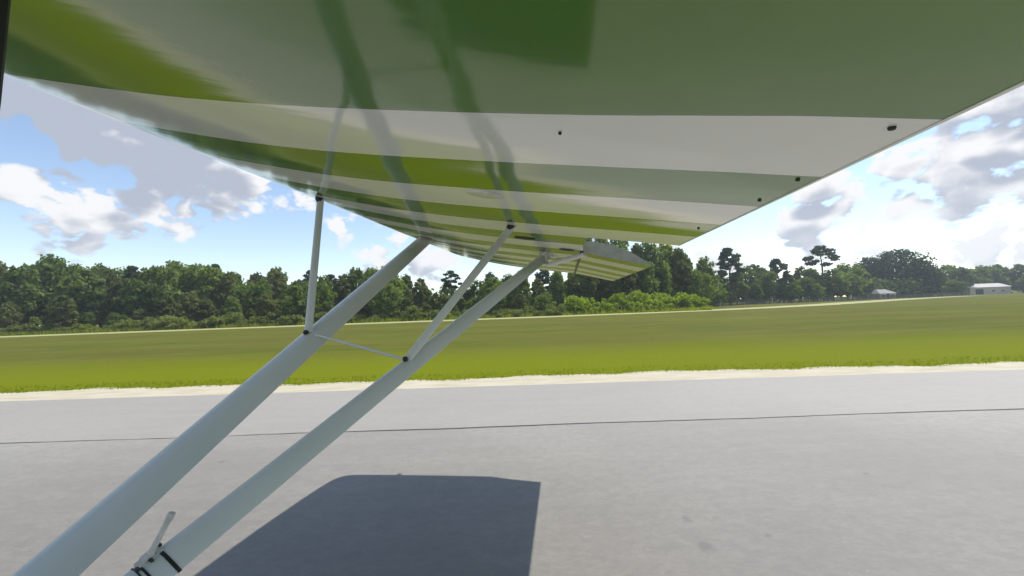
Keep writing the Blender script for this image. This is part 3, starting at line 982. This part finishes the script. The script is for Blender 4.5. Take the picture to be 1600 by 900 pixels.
# deeper wood closing the gaps: reads as one mass
clumps = []
for i in range(230):
    px = rng.uniform(-170, 1120); d = rng.uniform(100, 112)
    x, y = spot(px, d); h = (1.5 + (horizon_y(px) - sky_top(px)) / 600 * d) * rng.uniform(0.35, 0.80)
    clumps.append((x, y, h * 0.5, 4.0, 2.5, h * 0.5))
for i in range(110):
    px = rng.uniform(1090, 1720); d = rng.uniform(205, 225) if px > 1440 else rng.uniform(158, 170)
    x, y = spot(px, d); h = (1.5 + (horizon_y(px) - 425) / 600 * d) * rng.uniform(0.5, 0.85)
    clumps.append((x, y, h * 0.5, 7.0, 3.5, h * 0.5))
for i in range(150):
    px = rng.uniform(-800, -60); d = rng.uniform(76, 100)
    x, y = spot(px, d); h = rng.uniform(7, 16)
    clumps.append((x, y, h * 0.5, 3.6, 2.5, h * 0.5))
for i in range(50):
    px = rng.uniform(1640, 1880); d = rng.uniform(195, 215)
    x, y = spot(px, d); h = rng.uniform(10, 17)
    clumps.append((x, y, h * 0.5, 7.0, 3.5, h * 0.5))
tag(obj('deep_wood', leaf_mesh('deep_wood', clumps, M['leaf_a'], 0.65, 80000)), 'dark depth of the wood behind the front trees', 'wood', kind='stuff')

# undergrowth along the wood edge
px = -40; n = 0; m = 0
while px < 885:
    d = rng.uniform(66.5, 70)
    x, y = spot(px, d)
    if px < 480:
        n += 1; lab, gp = '%s low shrub from the left along the wood edge left of the struts' % ordinal(n), 'shrubs along the wood edge left'
    else:
        m += 1; lab, gp = '%s low shrub right of the front jury strut along the wood edge' % ordinal(m), 'shrubs along the wood edge middle'
    plant('shrub', rng.choice(SHRUB), x, y, rng.uniform(0.45, 1.15), SN, lab, 'shrub', gp, None, rng.uniform(1.0, 1.6))
    px += rng.uniform(15, 28)
for n, (px, d, s) in enumerate(((778, 65.6, 0.42), (806, 65.6, 0.5), (838, 66, 0.55), (858, 66, 0.65), (870, 65.5, 0.5))):
    x, y = spot(px, d)
    plant('shrub', SHRUB[1], x, y, s, SN, '%s small round shrub by the road, counted from the rear strut' % ordinal(n + 1), 'shrub', 'small round shrubs by the road')
# bright sunlit shrubs
BS = sorted(((898, 69, 1.3, 0), (915, 71, 1.3, 2), (908, 67.5, 0.85, 1), (936, 68.5, 1.1, 1), (948, 71, 1.2, 2), (955, 67.5, 0.95, 1), (970, 70, 1.35, 0), (985, 72, 1.4, 2), (998, 71, 1.5, 0),
                    (1012, 72.5, 1.45, 2), (990, 67.5, 1.0, 1), (1018, 68.5, 1.15, 1), (1030, 71, 1.3, 0), (1046, 69.5, 1.15, 1), (1060, 71, 1.25, 0), (1072, 70, 1.1, 1), (1084, 72, 1.1, 0), (1095, 71, 1.0, 1), (926, 66.8, 0.6, 1), (1040, 67.5, 0.7, 1)))
for n, (px, d, s, k) in enumerate(BS):
    x, y = spot(px, d)
    lab = '%s bright yellow green shrub from the left in the sunlit clump' % ordinal(n + 1)
    if n == 0: lab = 'leftmost tall bright green shrub of the sunlit clump'
    if n == len(BS) - 1: lab = 'rightmost shrub ending the bright green clump'
    plant('bright_shrub', BRIGHT[k], x, y, s, SN, lab, 'shrub', 'bright shrubs by the road', None, rng.uniform(0.8, 1.05))

# tall rough grass at the wood edge
spots = []
for i in range(16000):
    px = rng.uniform(-150, 1110); d = rng.uniform(65.2, 70)
    x, y = spot(px, d); spots.append((x, y, 0))
tag(blades('rough_grass', spots, None, 0.2, 0.8, 0.10), 'rough tall grass along the foot of the wood', 'grass', kind='stuff')

# ------------------------------------------------------------------ far right: pole, fence, buildings
x, y = spot(1123, 112)
pole = empty('utility_pole', (x, y, 0))
tag(pole, 'pale thin pole standing before the dark trees', 'pole')
tube('shaft', [(0, 0, -0.1), (0.02, 0, 3.0), (-0.1, 0, 7.3)], [0.24, 0.21, 0.16], M['polem'], pole, 10)
tube('cap', [(-0.1, 0, 7.3), (-0.1, 0, 7.42)], [0.17, 0.12], M['polem'], pole, 10)

fence = empty('field_fence', (*spot(1105, 118), 0))
tag(fence, 'low dark rail fence along the far side of the field', 'fence')
fp = [spot(p, d) for p, d in ((1105, 118), (1200, 122), (1300, 130), (1400, 138), (1470, 150), (1510, 165))]
fx, fy = spot(1105, 118)
post_me = None
pts = []
for (a, b) in zip(fp, fp[1:]):
    n = 9
    pts += [(a[0] + (b[0] - a[0]) * i / n, a[1] + (b[1] - a[1]) * i / n) for i in range(n)]
pts.append(fp[-1])
bm = bmesh.new(); box_bm(bm, (-0.09, -0.09, -0.1), (0.09, 0.09, 1.45))
p0 = bm_obj('post', bm, M['fence'], fence)
p0.location = (pts[0][0] - fx, pts[0][1] - fy, 0)
for q in pts[1:]:
    o = bpy.data.objects.new('post', p0.data); COL.objects.link(o); o.parent = fence; o.location = (q[0] - fx, q[1] - fy, 0)
for z in (0.35, 0.8, 1.25):
    V = []; F = []
    for i, q in enumerate(pts):
        X, Y = q[0] - fx, q[1] - fy - 0.12
        k = len(V); V += [(X, Y - 0.03, z - 0.14), (X, Y - 0.03, z + 0.14), (X, Y + 0.02, z + 0.14), (X, Y + 0.02, z - 0.14)]
        if i:
            for j in range(4): F.append((k - 4 + j, k + j, k + (j + 1) % 4, k - 4 + (j + 1) % 4))
    obj('rail', mesh_from('rail', V, F, M['fence']), fence)


def building(name, px, depth, w, dpt, eave, ridge, wall, roof, label, rz=0.0, door=None, wins=(), hip=0.0):
    x, y = spot(px, depth)
    e = empty(name, (x, y, 0)); e.rotation_euler.z = rz
    tag(e, label, 'building')
    bm = bmesh.new(); box_bm(bm, (-w / 2, 0, 0), (w / 2, dpt, eave)); bm_obj('wall', bm, wall, e)
    o = 0.35
    V = [(-w / 2 - o, -o, eave - 0.02), (w / 2 + o, -o, eave - 0.02), (w / 2 + o, dpt + o, eave - 0.02), (-w / 2 - o, dpt + o, eave - 0.02), (-w / 2 - o + hip, dpt / 2, ridge), (w / 2 + o - hip, dpt / 2, ridge)]
    obj('roof', mesh_from('roof', V, [(0, 1, 5, 4), (2, 3, 4, 5), (0, 4, 3), (1, 2, 5), (3, 2, 1, 0)], roof), e)
    if door:
        bm = bmesh.new(); box_bm(bm, (door[0], -0.03, 0), (door[1], 0.05, door[2])); bm_obj('door', bm, M['open'], e)
    for (a, b, z0, z1) in wins:
        bm = bmesh.new(); box_bm(bm, (a, -0.025, z0), (b, 0.05, z1)); f = bm_obj('window', bm, M['polem'], e)
        bm = bmesh.new(); box_bm(bm, (a + 0.1, -0.05, z0 + 0.1), (b - 0.1, -0.02, z1 - 0.1)); bm_obj('pane', bm, M['glass'], f)
    return e


building('white_building', 1545, 184, 17.5, 8.0, 3.4, 5.2, M['wallp'], M['roofp'], 'low white building with a dark open doorway at the far right', R_(-6), (-6.4, -3.0, 2.5), ((0.5, 2.0, 1.0, 2.0), (4.5, 6.0, 1.0, 2.0)), 1.2)
building('grey_roofed_house', 1385, 143, 6.4, 5.0, 2.0, 3.6, M['wallp'], M['roofg'], 'small house with a grey roof below the largest oak', R_(4), (-0.5, 0.5, 2.0), ((-2.6, -1.4, 0.8, 1.7), (1.3, 2.5, 0.8, 1.7)), 1.6)

# ------------------------------------------------------------------ thin summer haze over the whole field
HAZE = 0.0005
bm = bmesh.new(); box_bm(bm, (-420, -60, -1.0), (420, 300, 32.0))
hz = bm_obj('haze', bm, M['grass'])
m = bpy.data.materials.new('thin_haze'); m.use_nodes = True
m.node_tree.nodes.clear(); TT = NT(m.node_tree)
pv = TT.n('ShaderNodeVolumePrincipled'); pv.inputs['Density'].default_value = HAZE
pv.inputs['Color'].default_value = (0.80, 0.88, 0.95, 1); pv.inputs['Anisotropy'].default_value = 0.2
oo = TT.n('ShaderNodeOutputMaterial'); TT.link(pv.outputs[0], oo.inputs['Volume'])
hz.data.materials.clear(); hz.data.materials.append(m)
tag(hz, kind='stuff')
